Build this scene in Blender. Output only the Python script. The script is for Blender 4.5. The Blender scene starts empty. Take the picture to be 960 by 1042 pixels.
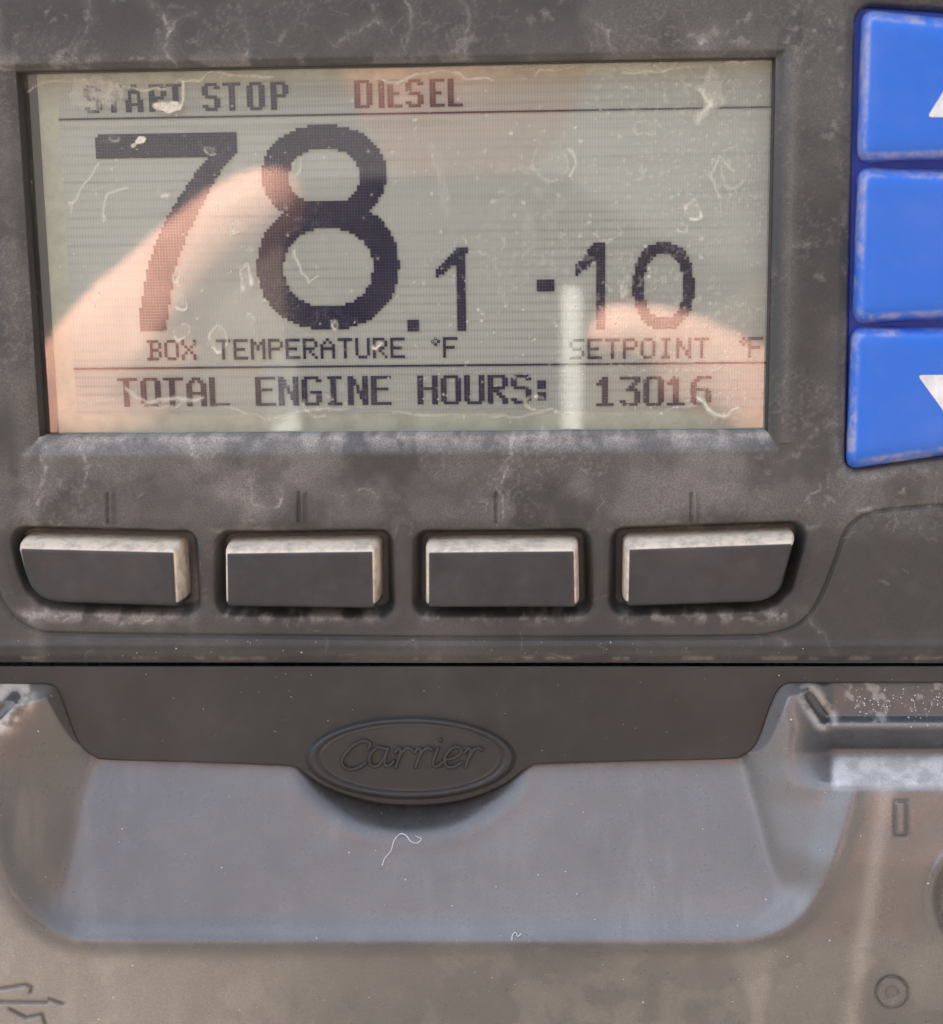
import bpy, bmesh, math, random
import numpy as np
from mathutils import Matrix, Vector
random.seed(7)
rng = np.random.default_rng(11)
S = bpy.context.scene
COL = S.collection
R = math.radians

# ------------------------------------------------------------------ camera
# the control panel face is the plane y = 0 (viewer on the -y side); work in millimetres, 0.15 mm per panel unit
U = 0.15
FPX = 1606.0
CX, CY = 480.0, 521.0
_d = np.array([121.0, 8568.0, 1606.0]); _d /= np.linalg.norm(_d)
_r = np.array([29810.0, -120.0, -1606.0]); _r -= _d * (_r @ _d); _r /= np.linalg.norm(_r)
_n = np.cross(_r, _d)
DN = 240.0
_o = np.array([0.0, 0.0, FPX]); _o = _o * (DN / (_n @ _o))
X0, Z0 = -(_r @ _o), (_d @ _o)            # camera foot, so that the picture centre is the origin

def P(px, py, h=0.0):
    """panel units -> millimetres (X, Z) of the point at height h (units, towards the viewer)"""
    px = np.asarray(px, float); py = np.asarray(py, float); h = np.asarray(h, float)
    q = np.stack(np.broadcast_arrays(px - CX, py - CY, np.full_like(px, FPX)), -1)
    t = (DN - h * U) / (q @ _n)
    return X0 + (q @ _r) * t, Z0 - (q @ _d) * t

def Q(X, Z, h=0.0):
    """inverse of P"""
    X = np.asarray(X, float); Z = np.asarray(Z, float)
    a = (X - X0)[..., None] * _r; b = (Z0 - Z)[..., None] * _d; c = np.broadcast_to(np.asarray(DN - np.asarray(h) * U)[..., None] * _n, a.shape)
    v = a + b + c
    return CX + FPX * v[..., 0] / v[..., 2], CY + FPX * v[..., 1] / v[..., 2]

def W(px, py, h=0.0):
    X, Z = P(px, py, h)
    return np.stack([X, np.broadcast_to(-np.asarray(h, float) * U, X.shape), Z], -1) * 0.001

cam = bpy.data.cameras.new('camera')
camo = bpy.data.objects.new('camera', cam); COL.objects.link(camo)
cx = np.array([_r[0], _n[0], -_d[0]]); cy = -np.array([_r[1], _n[1], -_d[1]]); cz = -np.array([_r[2], _n[2], -_d[2]])
M = Matrix.Identity(4)
for i in range(3):
    M[i][0], M[i][1], M[i][2] = cx[i], cy[i], cz[i]
M[0][3], M[1][3], M[2][3] = X0 * .001, -DN * .001, Z0 * .001
camo.matrix_world = M
cam.sensor_fit = 'HORIZONTAL'; cam.sensor_width = 36.0; cam.lens = 36.0 * FPX / 960.0
cam.clip_start = 0.005; cam.clip_end = 500
cam.dof.use_dof = True; cam.dof.focus_distance = 0.243; cam.dof.aperture_fstop = 16
S.camera = camo

# ------------------------------------------------------------------ light
SUN_EL, SUN_AZ = 52.0, -38.0              # the sun stands behind the panel, high and to the left: the panel is in open shade
world = bpy.data.worlds.new('World'); S.world = world; world.use_nodes = True
wn = world.node_tree.nodes; wl = world.node_tree.links; wn.clear()
wout = wn.new('ShaderNodeOutputWorld'); bg = wn.new('ShaderNodeBackground'); bg.inputs[1].default_value = 0.15
sky = wn.new('ShaderNodeTexSky'); sky.sky_type = 'NISHITA'; sky.sun_disc = False
sky.sun_elevation = R(SUN_EL); sky.sun_rotation = R(SUN_AZ); sky.dust_density = 2.0
wtc = wn.new('ShaderNodeTexCoord'); wsep = wn.new('ShaderNodeSeparateXYZ'); wl.new(wtc.outputs['Generated'], wsep.inputs[0])
wr = wn.new('ShaderNodeMapRange'); wr.inputs[1].default_value = -0.05; wr.inputs[2].default_value = 0.22
wside = wn.new('ShaderNodeMapRange'); wside.inputs[1].default_value = -.7; wside.inputs[2].default_value = .9; wside.inputs[3].default_value = .08; wside.inputs[4].default_value = .62
wl.new(wsep.outputs[0], wside.inputs[0])          # unseen skyline added to shape the light, higher on the right than on the left
wsub = wn.new('ShaderNodeMath'); wsub.operation = 'SUBTRACT'; wl.new(wsep.outputs[2], wsub.inputs[0]); wl.new(wside.outputs[0], wsub.inputs[1]); wl.new(wsub.outputs[0], wr.inputs[0])
wmix = wn.new('ShaderNodeMix'); wmix.data_type = 'RGBA'
GROUND = (1.38, 1.27, 1.15, 1)             # sunlit yard, and the added skyline above it
wmix.inputs[6].default_value = GROUND
hs = wn.new('ShaderNodeHueSaturation'); hs.inputs['Saturation'].default_value = .52; hs.inputs['Value'].default_value = 1.1   # thin bright cloud
wl.new(sky.outputs[0], hs.inputs['Color'])
wl.new(wr.outputs[0], wmix.inputs[0]); wl.new(hs.outputs[0], wmix.inputs[7])
wl.new(wmix.outputs[2], bg.inputs[0]); wl.new(bg.outputs[0], wout.inputs[0])
sl = bpy.data.lights.new('sun', 'SUN'); sl.energy = 5.0; sl.angle = R(0.6); sl.color = (1, .94, .86)
so = bpy.data.objects.new('sun', sl); COL.objects.link(so)
sd = Vector((math.sin(R(SUN_AZ)) * math.cos(R(SUN_EL)), math.cos(R(SUN_AZ)) * math.cos(R(SUN_EL)), math.sin(R(SUN_EL))))
so.rotation_euler = sd.to_track_quat('Z', 'Y').to_euler()
S.view_settings.view_transform = 'Standard'; S.view_settings.look = 'None'
S.view_settings.gamma = 1.0; S.view_settings.exposure = 2.02
S.render.engine = 'CYCLES'
S.cycles.max_bounces = 8; S.cycles.transparent_max_bounces = 12

# ------------------------------------------------------------------ noise and distance helpers
_tab = rng.random((256, 256))
def vn(x, y, s, seed=0):
    x = x / s + seed * 17.13; y = y / s + seed * 9.71
    xi = np.floor(x).astype(int); yi = np.floor(y).astype(int); fx = x - xi; fy = y - yi
    fx = fx * fx * (3 - 2 * fx); fy = fy * fy * (3 - 2 * fy)
    a = _tab[yi & 255, xi & 255]; b = _tab[yi & 255, (xi + 1) & 255]; c = _tab[(yi + 1) & 255, xi & 255]; d = _tab[(yi + 1) & 255, (xi + 1) & 255]
    return (a * (1 - fx) + b * fx) * (1 - fy) + (c * (1 - fx) + d * fx) * fy
def fbm(x, y, s, o=4, seed=0):
    t = 0; w = 1; tot = 0
    for k in range(o):
        t = t + w * vn(x, y, s / 2 ** k, seed + k * 3); tot += w; w *= .55
    return t / tot
def ss(a, b, x):
    t = np.clip((x - a) / (b - a), 0, 1); return t * t * (3 - 2 * t)
def dline(x, y, pts):
    """distance to a polyline"""
    D = np.full(np.shape(x), 1e9)
    for (ax, ay), (bx, by) in zip(pts[:-1], pts[1:]):
        dx, dy = bx - ax, by - ay; L = dx * dx + dy * dy + 1e-12
        t = np.clip(((x - ax) * dx + (y - ay) * dy) / L, 0, 1)
        D = np.minimum(D, np.hypot(x - ax - t * dx, y - ay - t * dy))
    return D
def spoly(x, y, pts):
    """signed distance to a polygon, negative inside"""
    D = dline(x, y, list(pts) + [pts[0]])
    ins = np.zeros(np.shape(x), bool); n = len(pts)
    for i in range(n):
        ax, ay = pts[i]; bx, by = pts[(i + 1) % n]
        c = (ay > y) != (by > y)
        with np.errstate(divide='ignore', invalid='ignore'):
            xx = (bx - ax) * (y - ay) / (by - ay if by != ay else 1e-9) + ax
        ins ^= c & (x < xx)
    return np.where(ins, -D, D)
def smooth(pts, closed=True, k=6):
    """Catmull-Rom through pts"""
    out = []; n = len(pts); rngi = range(n if closed else n - 1)
    for i in rngi:
        g = lambda j: np.array(pts[j % n] if closed else pts[min(max(j, 0), n - 1)], float)
        p0, p1, p2, p3 = g(i - 1), g(i), g(i + 1), g(i + 2)
        for j in range(k):
            t = j / k
            out.append(tuple(.5 * (2 * p1 + (p2 - p0) * t + (2 * p0 - 5 * p1 + 4 * p2 - p3) * t * t + (3 * p1 - p0 - 3 * p2 + p3) * t ** 3)))
    if not closed: out.append(tuple(pts[-1]))
    return out
def rounded(pts, rad, seg=5):
    """polygon with rounded corners; rad: number or list"""
    out = []; n = len(pts)
    for i in range(n):
        p = np.array(pts[i], float); a = np.array(pts[i - 1], float); b = np.array(pts[(i + 1) % n], float)
        r_ = rad[i] if isinstance(rad, (list, tuple)) else rad
        u = a - p; v = b - p; lu, lv = np.linalg.norm(u), np.linalg.norm(v)
        r_ = min(r_, lu * .48, lv * .48)
        A = p + u / lu * r_; B = p + v / lv * r_
        for j in range(seg + 1):
            t = j / seg
            out.append(tuple((1 - t) ** 2 * A + 2 * t * (1 - t) * p + t * t * B))
    return out

# ------------------------------------------------------------------ object helpers
def mesh_from(name, V, F, mat, parent=None, smooth_=True, attrs=None):
    me = bpy.data.meshes.new(name)
    V = np.asarray(V, np.float32); F = np.asarray(F, np.int32)
    me.vertices.add(len(V)); me.vertices.foreach_set('co', V.ravel())
    k = F.shape[1]
    me.loops.add(F.size); me.loops.foreach_set('vertex_index', F.ravel())
    me.polygons.add(len(F)); me.polygons.foreach_set('loop_start', np.arange(0, F.size, k, dtype=np.int32))
    me.polygons.foreach_set('use_smooth', np.full(len(F), smooth_, bool))
    me.update(calc_edges=True)
    for a, v in (attrs or {}).items():
        at = me.attributes.new(a, 'FLOAT', 'POINT'); at.data.foreach_set('value', np.asarray(v, np.float32).ravel())
    me.materials.append(mat)
    o = bpy.data.objects.new(name, me); COL.objects.link(o)
    if parent: o.parent = parent
    return o
def grid_obj(name, V, mask, mat, parent=None, attrs=None):
    """V (rows, cols, 3); mask (rows-1, cols-1) of quads to keep"""
    r_, c_ = V.shape[:2]
    idx = np.arange(r_ * c_).reshape(r_, c_)
    q = np.stack([idx[:-1, :-1], idx[1:, :-1], idx[1:, 1:], idx[:-1, 1:]], -1)[mask]
    used, inv = np.unique(q, return_inverse=True)
    at = {k: np.asarray(v).ravel()[used] for k, v in (attrs or {}).items()}
    return mesh_from(name, V.reshape(-1, 3)[used], inv.reshape(q.shape), mat, parent, True, at)
def bm_obj(name, bm, mat, parent=None, smooth_=False):
    bmesh.ops.recalc_face_normals(bm, faces=bm.faces)
    me = bpy.data.meshes.new(name); bm.to_mesh(me); bm.free()
    for p in me.polygons: p.use_smooth = smooth_
    me.materials.append(mat)
    o = bpy.data.objects.new(name, me); COL.objects.link(o)
    if parent: o.parent = parent
    return o
def thing(name, label, cat, loc=(0, 0, 0)):
    o = bpy.data.objects.new(name, None); COL.objects.link(o); o.empty_display_size = .01
    o.location = loc; o['label'] = label; o['category'] = cat
    return o
def tag(o, label, cat, group=None, kind=None):
    if label: o['label'] = label
    if cat: o['category'] = cat
    if group: o['group'] = group
    if kind: o['kind'] = kind
    return o
def loft(name, rings, mat, parent, cap=True, back=False, smooth_=True):
    """rings: list of (points in units, height); first ring is the back, last the front face"""
    bm = bmesh.new(); L = []
    for rg in rings:
        a = np.array(rg[0]); w = W(a[:, 0], a[:, 1], rg[2] if len(rg) > 2 else rg[1]); w[:, 1] = -rg[1] * U * .001; L.append([bm.verts.new(p) for p in w])
    n = len(L[0])
    for A, B in zip(L[:-1], L[1:]):
        for i in range(n):
            f = bm.faces.new((A[i], A[(i + 1) % n], B[(i + 1) % n], B[i])); f.smooth = smooth_
    if cap: bm.faces.new(L[-1])
    if back: bm.faces.new(L[0][::-1])
    bmesh.ops.recalc_face_normals(bm, faces=bm.faces)
    me = bpy.data.meshes.new(name)
    bm.to_mesh(me); bm.free(); me.materials.append(mat)
    o = bpy.data.objects.new(name, me); COL.objects.link(o); o.parent = parent
    return o
def inset(pts, d):
    """offset a polygon outward by d (number or dict l r t b via a function of the normal)"""
    a = np.array(pts, float); n = len(a)
    area = .5 * np.sum(a[:, 0] * np.roll(a[:, 1], -1) - np.roll(a[:, 0], -1) * a[:, 1]); sg = 1 if area > 0 else -1
    t = np.roll(a, -1, 0) - np.roll(a, 1, 0); t /= np.linalg.norm(t, axis=1)[:, None] + 1e-9
    nn = np.stack([t[:, 1], -t[:, 0]], -1) * sg
    if callable(d): dd = np.array([d(v) for v in nn])[:, None]
    else: dd = d
    return [tuple(p) for p in a + nn * dd]

def offpoly(pts, d):
    """move every edge of a polygon outward by d (number or function of the edge normal); corners stay corners"""
    a = np.array(pts, float); n = len(a); area = .5 * np.sum(a[:, 0] * np.roll(a[:, 1], -1) - np.roll(a[:, 0], -1) * a[:, 1]); sg = 1 if area > 0 else -1
    E = []
    for i in range(n):
        t = a[(i + 1) % n] - a[i]; t /= np.linalg.norm(t); nn = np.array([t[1], -t[0]]) * sg; dd = d(nn) if callable(d) else d
        E.append((a[i] + nn * dd, t))
    out = []
    for i in range(n):
        (p, u), (q, v) = E[i - 1], E[i]; cr = u[0] * v[1] - u[1] * v[0]
        out.append(tuple(q if abs(cr) < 1e-6 else p + u * (((q - p)[0] * v[1] - (q - p)[1] * v[0]) / cr)))
    return out
# ------------------------------------------------------------------ materials
def mat(name):
    m = bpy.data.materials.new(name); m.use_nodes = True; nt = m.node_tree; nt.nodes.clear()
    return m, nt.nodes, nt.links
def N(nodes, t, **kw):
    n = nodes.new(t)
    for k, v in kw.items():
        if k.startswith('i'): n.inputs[int(k[1:])].default_value = v
        else: setattr(n, k, v)
    return n
def objco(nodes): return nodes.new('ShaderNodeTexCoord').outputs['Object']
def noise(nodes, links, co, scale, detail=4, rough=.55, dist=0):
    n = nodes.new('ShaderNodeTexNoise'); links.new(co, n.inputs['Vector']); n.inputs['Scale'].default_value = scale
    n.inputs['Detail'].default_value = detail; n.inputs['Roughness'].default_value = rough; n.inputs['Distortion'].default_value = dist
    return n.outputs['Fac']
def ramp(nodes, links, fac, a, b, ca=0.0, cb=1.0):
    n = nodes.new('ShaderNodeMapRange'); links.new(fac, n.inputs[0]); n.interpolation_type = 'SMOOTHSTEP'
    for i, v in zip((1, 2, 3, 4), (a, b, ca, cb)): n.inputs[i].default_value = v
    return n.outputs[0]
def mth(nodes, links, op, a, b=None, clamp=False):
    n = nodes.new('ShaderNodeMath'); n.operation = op; n.use_clamp = clamp
    for i, v in enumerate((a, b)):
        if v is None: continue
        if isinstance(v, (int, float)): n.inputs[i].default_value = v
        else: links.new(v, n.inputs[i])
    return n.outputs[0]
def mixc(nodes, links, f, a, b):
    n = nodes.new('ShaderNodeMix'); n.data_type = 'RGBA'
    for i, v in zip((0, 6, 7), (f, a, b)):
        if isinstance(v, (int, float)): n.inputs[i].default_value = v
        elif isinstance(v, tuple): n.inputs[i].default_value = (*v, 1)
        else: links.new(v, n.inputs[i])
    return n.outputs[2]

def plastic(name, base, rough, dustc, side_dust=0.0, attr=None, blot=.25, bump=.12, spec=.5, grain=9000, blotc=None, edge=None, dmin=.7, tone=None, ga=(.45, 1.3), dlow=-.12, brk=False):
    m, n, l = mat(name)
    out = n.new('ShaderNodeOutputMaterial'); b = n.new('ShaderNodeBsdfPrincipled'); l.new(b.outputs[0], out.inputs[0])
    co = objco(n)
    big = ramp(n, l, noise(n, l, co, 45, 6, .62, .6), .42, .72)
    mid = ramp(n, l, noise(n, l, co, 330, 5, .6), .45, .75)
    fine = noise(n, l, co, 3600, 6, .85)
    d = mth(n, l, 'MULTIPLY', mth(n, l, 'ADD', mth(n, l, 'MULTIPLY', big, .7), mth(n, l, 'MULTIPLY', mid, .35)), blot)
    col = mixc(n, l, d, base, blotc or dustc)
    tot = None
    if attr:
        a = n.new('ShaderNodeAttribute'); a.attribute_name = attr
        f = mth(n, l, 'MULTIPLY', a.outputs['Fac'], ramp(n, l, fine, .36, .62, *ga), clamp=True)
        dc = dustc
        if tone:
            a2 = n.new('ShaderNodeAttribute'); a2.attribute_name = 'tone'; dc = mixc(n, l, a2.outputs['Fac'], dustc, tone)
        col = mixc(n, l, f, col, dc); tot = f
    if side_dust:
        g = n.new('ShaderNodeNewGeometry'); s = n.new('ShaderNodeSeparateXYZ'); l.new(g.outputs['True Normal'] if edge == 'flat' else g.outputs['Normal'], s.inputs[0])
        side = ramp(n, l, mth(n, l, 'ABSOLUTE', s.outputs[1]), .94, .76)
        down = ramp(n, l, s.outputs[2], dlow, dlow + .12)
        f2 = mth(n, l, 'MULTIPLY', mth(n, l, 'MULTIPLY', side, down), ramp(n, l, noise(n, l, co, 500, 6, .7), .3, .6, dmin * side_dust, side_dust), clamp=True)
        if brk: f2 = mth(n, l, 'MULTIPLY', f2, ramp(n, l, noise(n, l, co, 130, 5, .7, .8), .38, .60, .12, 1))
        col = mixc(n, l, f2, col, dustc)
    l.new(col, b.inputs['Base Color'])
    r_ = mth(n, l, 'ADD', ramp(n, l, noise(n, l, co, 240, 4), .3, .7, rough - .06, rough + .08), mth(n, l, 'MULTIPLY', tot, .3) if tot else 0.0)
    l.new(r_, b.inputs['Roughness']); b.inputs['Specular IOR Level'].default_value = spec
    bp = n.new('ShaderNodeBump'); bp.inputs['Strength'].default_value = bump; bp.inputs['Distance'].default_value = .0002
    hh = mth(n, l, 'ADD', noise(n, l, co, grain, 2, .5), mth(n, l, 'MULTIPLY', noise(n, l, co, 900, 4, .6), .8))
    l.new(hh, bp.inputs['Height']); l.new(bp.outputs[0], b.inputs['Normal'])
    return m
DUST = (.42, .40, .365)
M_PANEL = plastic('weathered black plastic', (.027, .0285, .0295), .46, DUST, attr='dust', blot=.075)
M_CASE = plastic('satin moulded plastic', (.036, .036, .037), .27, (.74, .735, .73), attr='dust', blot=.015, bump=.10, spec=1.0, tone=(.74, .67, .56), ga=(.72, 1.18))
M_STRIP = plastic('smooth dark plastic', (.031, .0320, .0320), .42, DUST, blot=.05, bump=.06)
M_KEY = plastic('worn key plastic', (.028, .032, .036), .40, (.76, .66, .52), side_dust=1.0, dmin=.6, blot=.09, blotc=(.36, .36, .36), bump=.06)
M_BLUE = plastic('blue rubber key', (.015, .15, .66), .42, (.50, .47, .52), side_dust=.62, dmin=.25, dlow=-1.2, brk=True, blot=.16, bump=.05, blotc=(.25, .3, .75))
M_BLUEB = plastic('blue keypad membrane', (.008, .045, .36), .5, (.3, .3, .4), blot=.10, bump=.05)
def simple(name, c, rough=.5, spec=.5, sub=0, grainscale=0):
    m, n, l = mat(name); out = n.new('ShaderNodeOutputMaterial'); b = n.new('ShaderNodeBsdfPrincipled'); l.new(b.outputs[0], out.inputs[0])
    co = objco(n); f = ramp(n, l, noise(n, l, co, grainscale or 300, 4), .3, .7)
    l.new(mixc(n, l, f, tuple(v * .85 for v in c), tuple(min(1, v * 1.1) for v in c)), b.inputs['Base Color'])
    b.inputs['Roughness'].default_value = rough; b.inputs['Specular IOR Level'].default_value = spec
    return m
M_WHITE = simple('white key print', (.8, .8, .8), .6)
M_BLACK = simple('black gasket rubber', (.012, .012, .012), .6)
M_DOT = simple('dark liquid crystal dots', (.008, .006, .040), .5, .2)
M_MARGIN = simple('pale green display border', (.46, .48, .39), .5, .2)
M_SKIN = simple('sunlit skin', (.86, .47, .34), .55)
M_SHIRT = simple('khaki brown shirt cloth', (.13, .095, .07), .9, .1)
M_HAIR = simple('dark hair', (.02, .015, .01), .6)
M_PHONE = simple('dark phone back', (.02, .02, .022), .35)
M_CASEW = simple('white phone bumper', (.92, .92, .84), .5)
M_LENS = simple('camera lens glass', (.005, .005, .008), .08)
M_LINT = simple('white lint', (.75, .75, .75), .9, .1)

# liquid crystal field: rows and columns show as faint lines
m, n, l = mat('liquid crystal field'); M_LCD = m
out = n.new('ShaderNodeOutputMaterial'); b = n.new('ShaderNodeBsdfPrincipled'); l.new(b.outputs[0], out.inputs[0])
co = objco(n); sp = n.new('ShaderNodeSeparateXYZ'); l.new(co, sp.inputs[0])
PITCH = 2.977 * U * .001 * (DN + 34 * U) / DN
def wave(ax, k):
    v = mth(n, l, 'MULTIPLY', sp.outputs[ax], 2 * math.pi / (PITCH * k))
    return mth(n, l, 'SINE', v)
rowband = n.new('ShaderNodeMapping'); l.new(co, rowband.inputs[0]); rowband.inputs['Scale'].default_value = (18, 1, 620)
rb = ramp(n, l, noise(n, l, rowband.outputs[0], 1.0, 5, .75), .50, .78)
rowf = mth(n, l, 'MULTIPLY', ramp(n, l, wave(2, 3), .1, .95), ramp(n, l, noise(n, l, co, 30, 3), .35, .65, .25, 1))
colf = ramp(n, l, wave(0, 1), .3, 1)
f = mth(n, l, 'ADD', mth(n, l, 'MULTIPLY', rowf, .24), mth(n, l, 'MULTIPLY', colf, .22))
f = mth(n, l, 'ADD', f, mth(n, l, 'MULTIPLY', rb, .38), clamp=True)
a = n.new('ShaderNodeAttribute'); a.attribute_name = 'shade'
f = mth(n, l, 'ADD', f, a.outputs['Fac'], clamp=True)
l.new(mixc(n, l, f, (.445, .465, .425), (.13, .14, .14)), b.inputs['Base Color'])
b.inputs['Roughness'].default_value = .55; b.inputs['Specular IOR Level'].default_value = .2

# cover glass: clear pane with a film of dirt on it
m, n, l = mat('smudged cover glass'); M_GLASS = m
out = n.new('ShaderNodeOutputMaterial'); tr = n.new('ShaderNodeBsdfTransparent'); gl = n.new('ShaderNodeBsdfGlossy'); gl.inputs['Roughness'].default_value = .03
tr.inputs[0].default_value = (.96, .975, .955, 1)
fr = n.new('ShaderNodeFresnel'); fr.inputs[0].default_value = 2.1
mx = n.new('ShaderNodeMixShader'); l.new(fr.outputs[0], mx.inputs[0]); l.new(tr.outputs[0], mx.inputs[1]); l.new(gl.outputs[0], mx.inputs[2])
df = n.new('ShaderNodeBsdfDiffuse'); df.inputs[0].default_value = (.70, .69, .58, 1)
a = n.new('ShaderNodeAttribute'); a.attribute_name = 'dust'
co = objco(n)
sp_ = ramp(n, l, noise(n, l, co, 1500, 3, .7), .60, .78, 0, .28)
fd = mth(n, l, 'ADD', mth(n, l, 'MULTIPLY', a.outputs['Fac'], ramp(n, l, noise(n, l, co, 2200, 3), .2, .7, .7, 1.2)), mth(n, l, 'MULTIPLY', sp_, mth(n, l, 'ADD', a.outputs['Fac'], .25)), clamp=True)
mx2 = n.new('ShaderNodeMixShader'); l.new(fd, mx2.inputs[0]); l.new(mx.outputs[0], mx2.inputs[1]); l.new(df.outputs[0], mx2.inputs[2])
l.new(mx2.outputs[0], out.inputs[0])

# ================================================================== CONTROL PANEL
panel = thing('control_panel', 'weathered black control panel with a green-grey display, four soft keys and three blue keys', 'control panel')
# aperture rectangle (mm)
xs_ = [P(18, 72)[0], P(42, 443)[0], P(791, 57)[0], P(783, 438)[0]]
zs_ = [P(18, 72)[1], P(791, 57)[1], P(42, 443)[1], P(783, 438)[1]]
AL, AR = (xs_[0] + xs_[1]) / 2, (xs_[2] + xs_[3]) / 2
AT, AB = (zs_[0] + zs_[1]) / 2, (zs_[2] + zs_[3]) / 2 - .4
AL -= .7
print('aperture', AL, AR, AT, AB, 'cam', X0, Z0, xs_, zs_)
KEYS = [
    [(19, 557), (178, 561), (181, 617), (60, 613), (42, 609), (31, 598), (24, 580)],
    [(229.7, 562), (380.6, 560), (381.5, 619), (230.5, 617)],
    [(435, 561), (585.5, 559.6), (586.7, 618), (435, 618)],
    [(639.3, 558), (808, 552), (804, 566), (795, 599), (786, 608), (773, 612.5), (638, 617)]]
KR = [[4, 3, 4, 8, 10, 10, 6], [3, 3, 5, 5], [3, 3, 4, 4], [3, 3, 8, 12, 12, 10, 5]]
CONTOUR = smooth([(-60, 520), (-25, 560), (-6, 597), (1, 612), (14, 630), (37, 643), (69, 646), (220, 648), (500, 650), (740, 649), (787, 646), (817, 634), (836, 608), (852, 568), (863, 539), (884, 524), (920, 518), (1000, 513), (1200, 508)], False, 4)
PADPOLY = rounded([(871, -60), (1150, -30), (1150, 440), (862, 481)], [18, 10, 10, 12])
PADPOLY2 = rounded([(871, 2), (1150, 20), (1150, 440), (860, 481)], [22, 10, 10, 14])
STAINS = [  # dried water edges on the bezel: polyline, width, strength
    ([(522, 440), (517, 468), (508, 492), (514, 515), (509, 530)], 1.3, .9),
    ([(82, 455), (90, 470), (84, 490), (81, 505)], 1.2, .6),
    ([(44, 450), (44, 490), (40, 522)], 2.0, .5),
    ([(190, 440), (198, 468), (205, 462), (215, 470), (222, 462)], 1.6, .6),
    ([(255, 490), (258, 512), (270, 518), (284, 513), (286, 500)], 1.6, .6),
    ([(150, 0), (165, 12), (172, 30), (168, 45)], 1.6, .6), ([(172, 30), (182, 20), (198, 12)], 1.5, .5),
    ([(168, 45), (174, 58), (178, 68)], 1.4, .8), ([(88, 0), (93, 18), (88, 32)], 1.3, .5), ([(78, 45), (74, 58), (60, 66)], 1.2, .5),
    ([(250, 20), (253, 45), (248, 60)], 1.1, .4), ([(340, 45), (352, 38), (368, 30), (382, 18), (392, 30)], 1.8, .5), ([(415, 0), (420, 25), (412, 50)], 1.3, .5),
    ([(470, 0), (478, 18), (474, 40)], 1.3, .5), ([(600, 20), (618, 30), (620, 50)], 1.2, .4), ([(700, 35), (712, 42), (730, 30)], 2.2, .6),
    ([(790, 650), (800, 655)], 1, .4), ([(365, 498), (385, 502)], 1.2, .5), ([(820, 620), (850, 665)], 1.0, .3),
    ([(100, 631), (122, 636), (160, 632)], 1.6, .7), ([(30, 536), (48, 531), (60, 536)], 1.6, .6), ([(45, 622), (70, 632)], 1.8, .6), ([(790, 470), (812, 462), (830, 440)], 3, .35)]

def bezel_h(px, py, dxo, dL, dR, dT, dB):
    """height of the bezel face in units"""
    h = np.zeros_like(px)
    # chamfer down to the display opening
    h = h - 7 * (1 - ss(0, 17, np.where(dL > 0, dL, 99) + 0 * px)) * (np.abs(dxo) < 99) * 0
    cL = 1 - ss(0, 22, dL); cR = 1 - ss(0, 11, dR); cT = 1 - ss(0, 7, dT); cB = 1 - ss(0, 20, dB)
    inx = (dL < 0.5) * 1.0; 
    din = np.maximum.reduce([-dL * 0 + 0, dL / 22., dR / 11., dT / 7., dB / 20.])
    h = -9 * (1 - ss(0, 1, din)) ** 1.0
    # a faint raised frame farther out
    dout = np.maximum.reduce([dL, dR, dT * 1.0, dB])
    h += 1.6 * np.exp(-((dR - 17) / 5.) ** 2) * (dR > 5) * (dB < 10)
    # soft key pockets
    for k in KEYS:
        xc = sum(p[0] for p in k) / len(k)
        c = [(x + (565 - xc) * .014, y - 6) for x, y in k]
        m_ = (px > min(p[0] for p in c) - 50) & (px < max(p[0] for p in c) + 50) & (py > 500) & (py < 670)
        sd_ = np.full_like(px, 99.0); sd_[m_] = spoly(px[m_], py[m_], c)
        h += -24 * (1 - ss(8, 17, sd_)) - 3.5 * (1 - ss(12, 27, sd_))
    # ticks over the keys
    for tx in (113, 307.5, 508.5, 707.5):
        q = np.maximum(np.abs(px - tx) - 1.4, np.abs(py - 517) - 15)
        h += 1.8 * (1 - ss(-.5, 1.5, q)) - 1.4 * np.exp(-((px - tx - 3.6) / 1.3) ** 2) * (np.abs(py - 517) < 16) - 3.4 * np.exp(-((px - tx + 3.4) / 1.5) ** 2) * (np.abs(py - 517) < 16)
    # contour groove with a small step
    m_ = (py > 480)
    dc = np.full_like(px, 99.0); dc[m_] = dline(px[m_], py[m_], CONTOUR)
    sc = np.full_like(px, 0.0)
    cp = list(CONTOUR) + [(1300, 900), (-200, 900)]
    sgn = np.full_like(px, 1.0); sgn[m_] = np.where(spoly(px[m_], py[m_], cp) < 0, -1, 1)
    h += -5.0 * np.exp(-(dc / 2.1) ** 2) - 2.2 * ss(0, 5, -sgn * dc) * (dc < 90)
    h += np.where(dc >= 90, np.where(sgn < 0, -2.2, 0), 0)
    # lower edge rolls over
    h -= 5 * ss(661, 677, py) ** 1.8
    h += 2.0 * np.exp(-((py - 657) / 4.) ** 2)
    # well for the blue keys
    sp2 = spoly(px, py, PADPOLY2)
    h += -22 * (1 - ss(-7, 2, sp2)) - 2.5 * (1 - ss(0, 12, sp2))
    h += .55 * (fbm(px, py, 90, 3, 5) - .5) * 4
    return h

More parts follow.
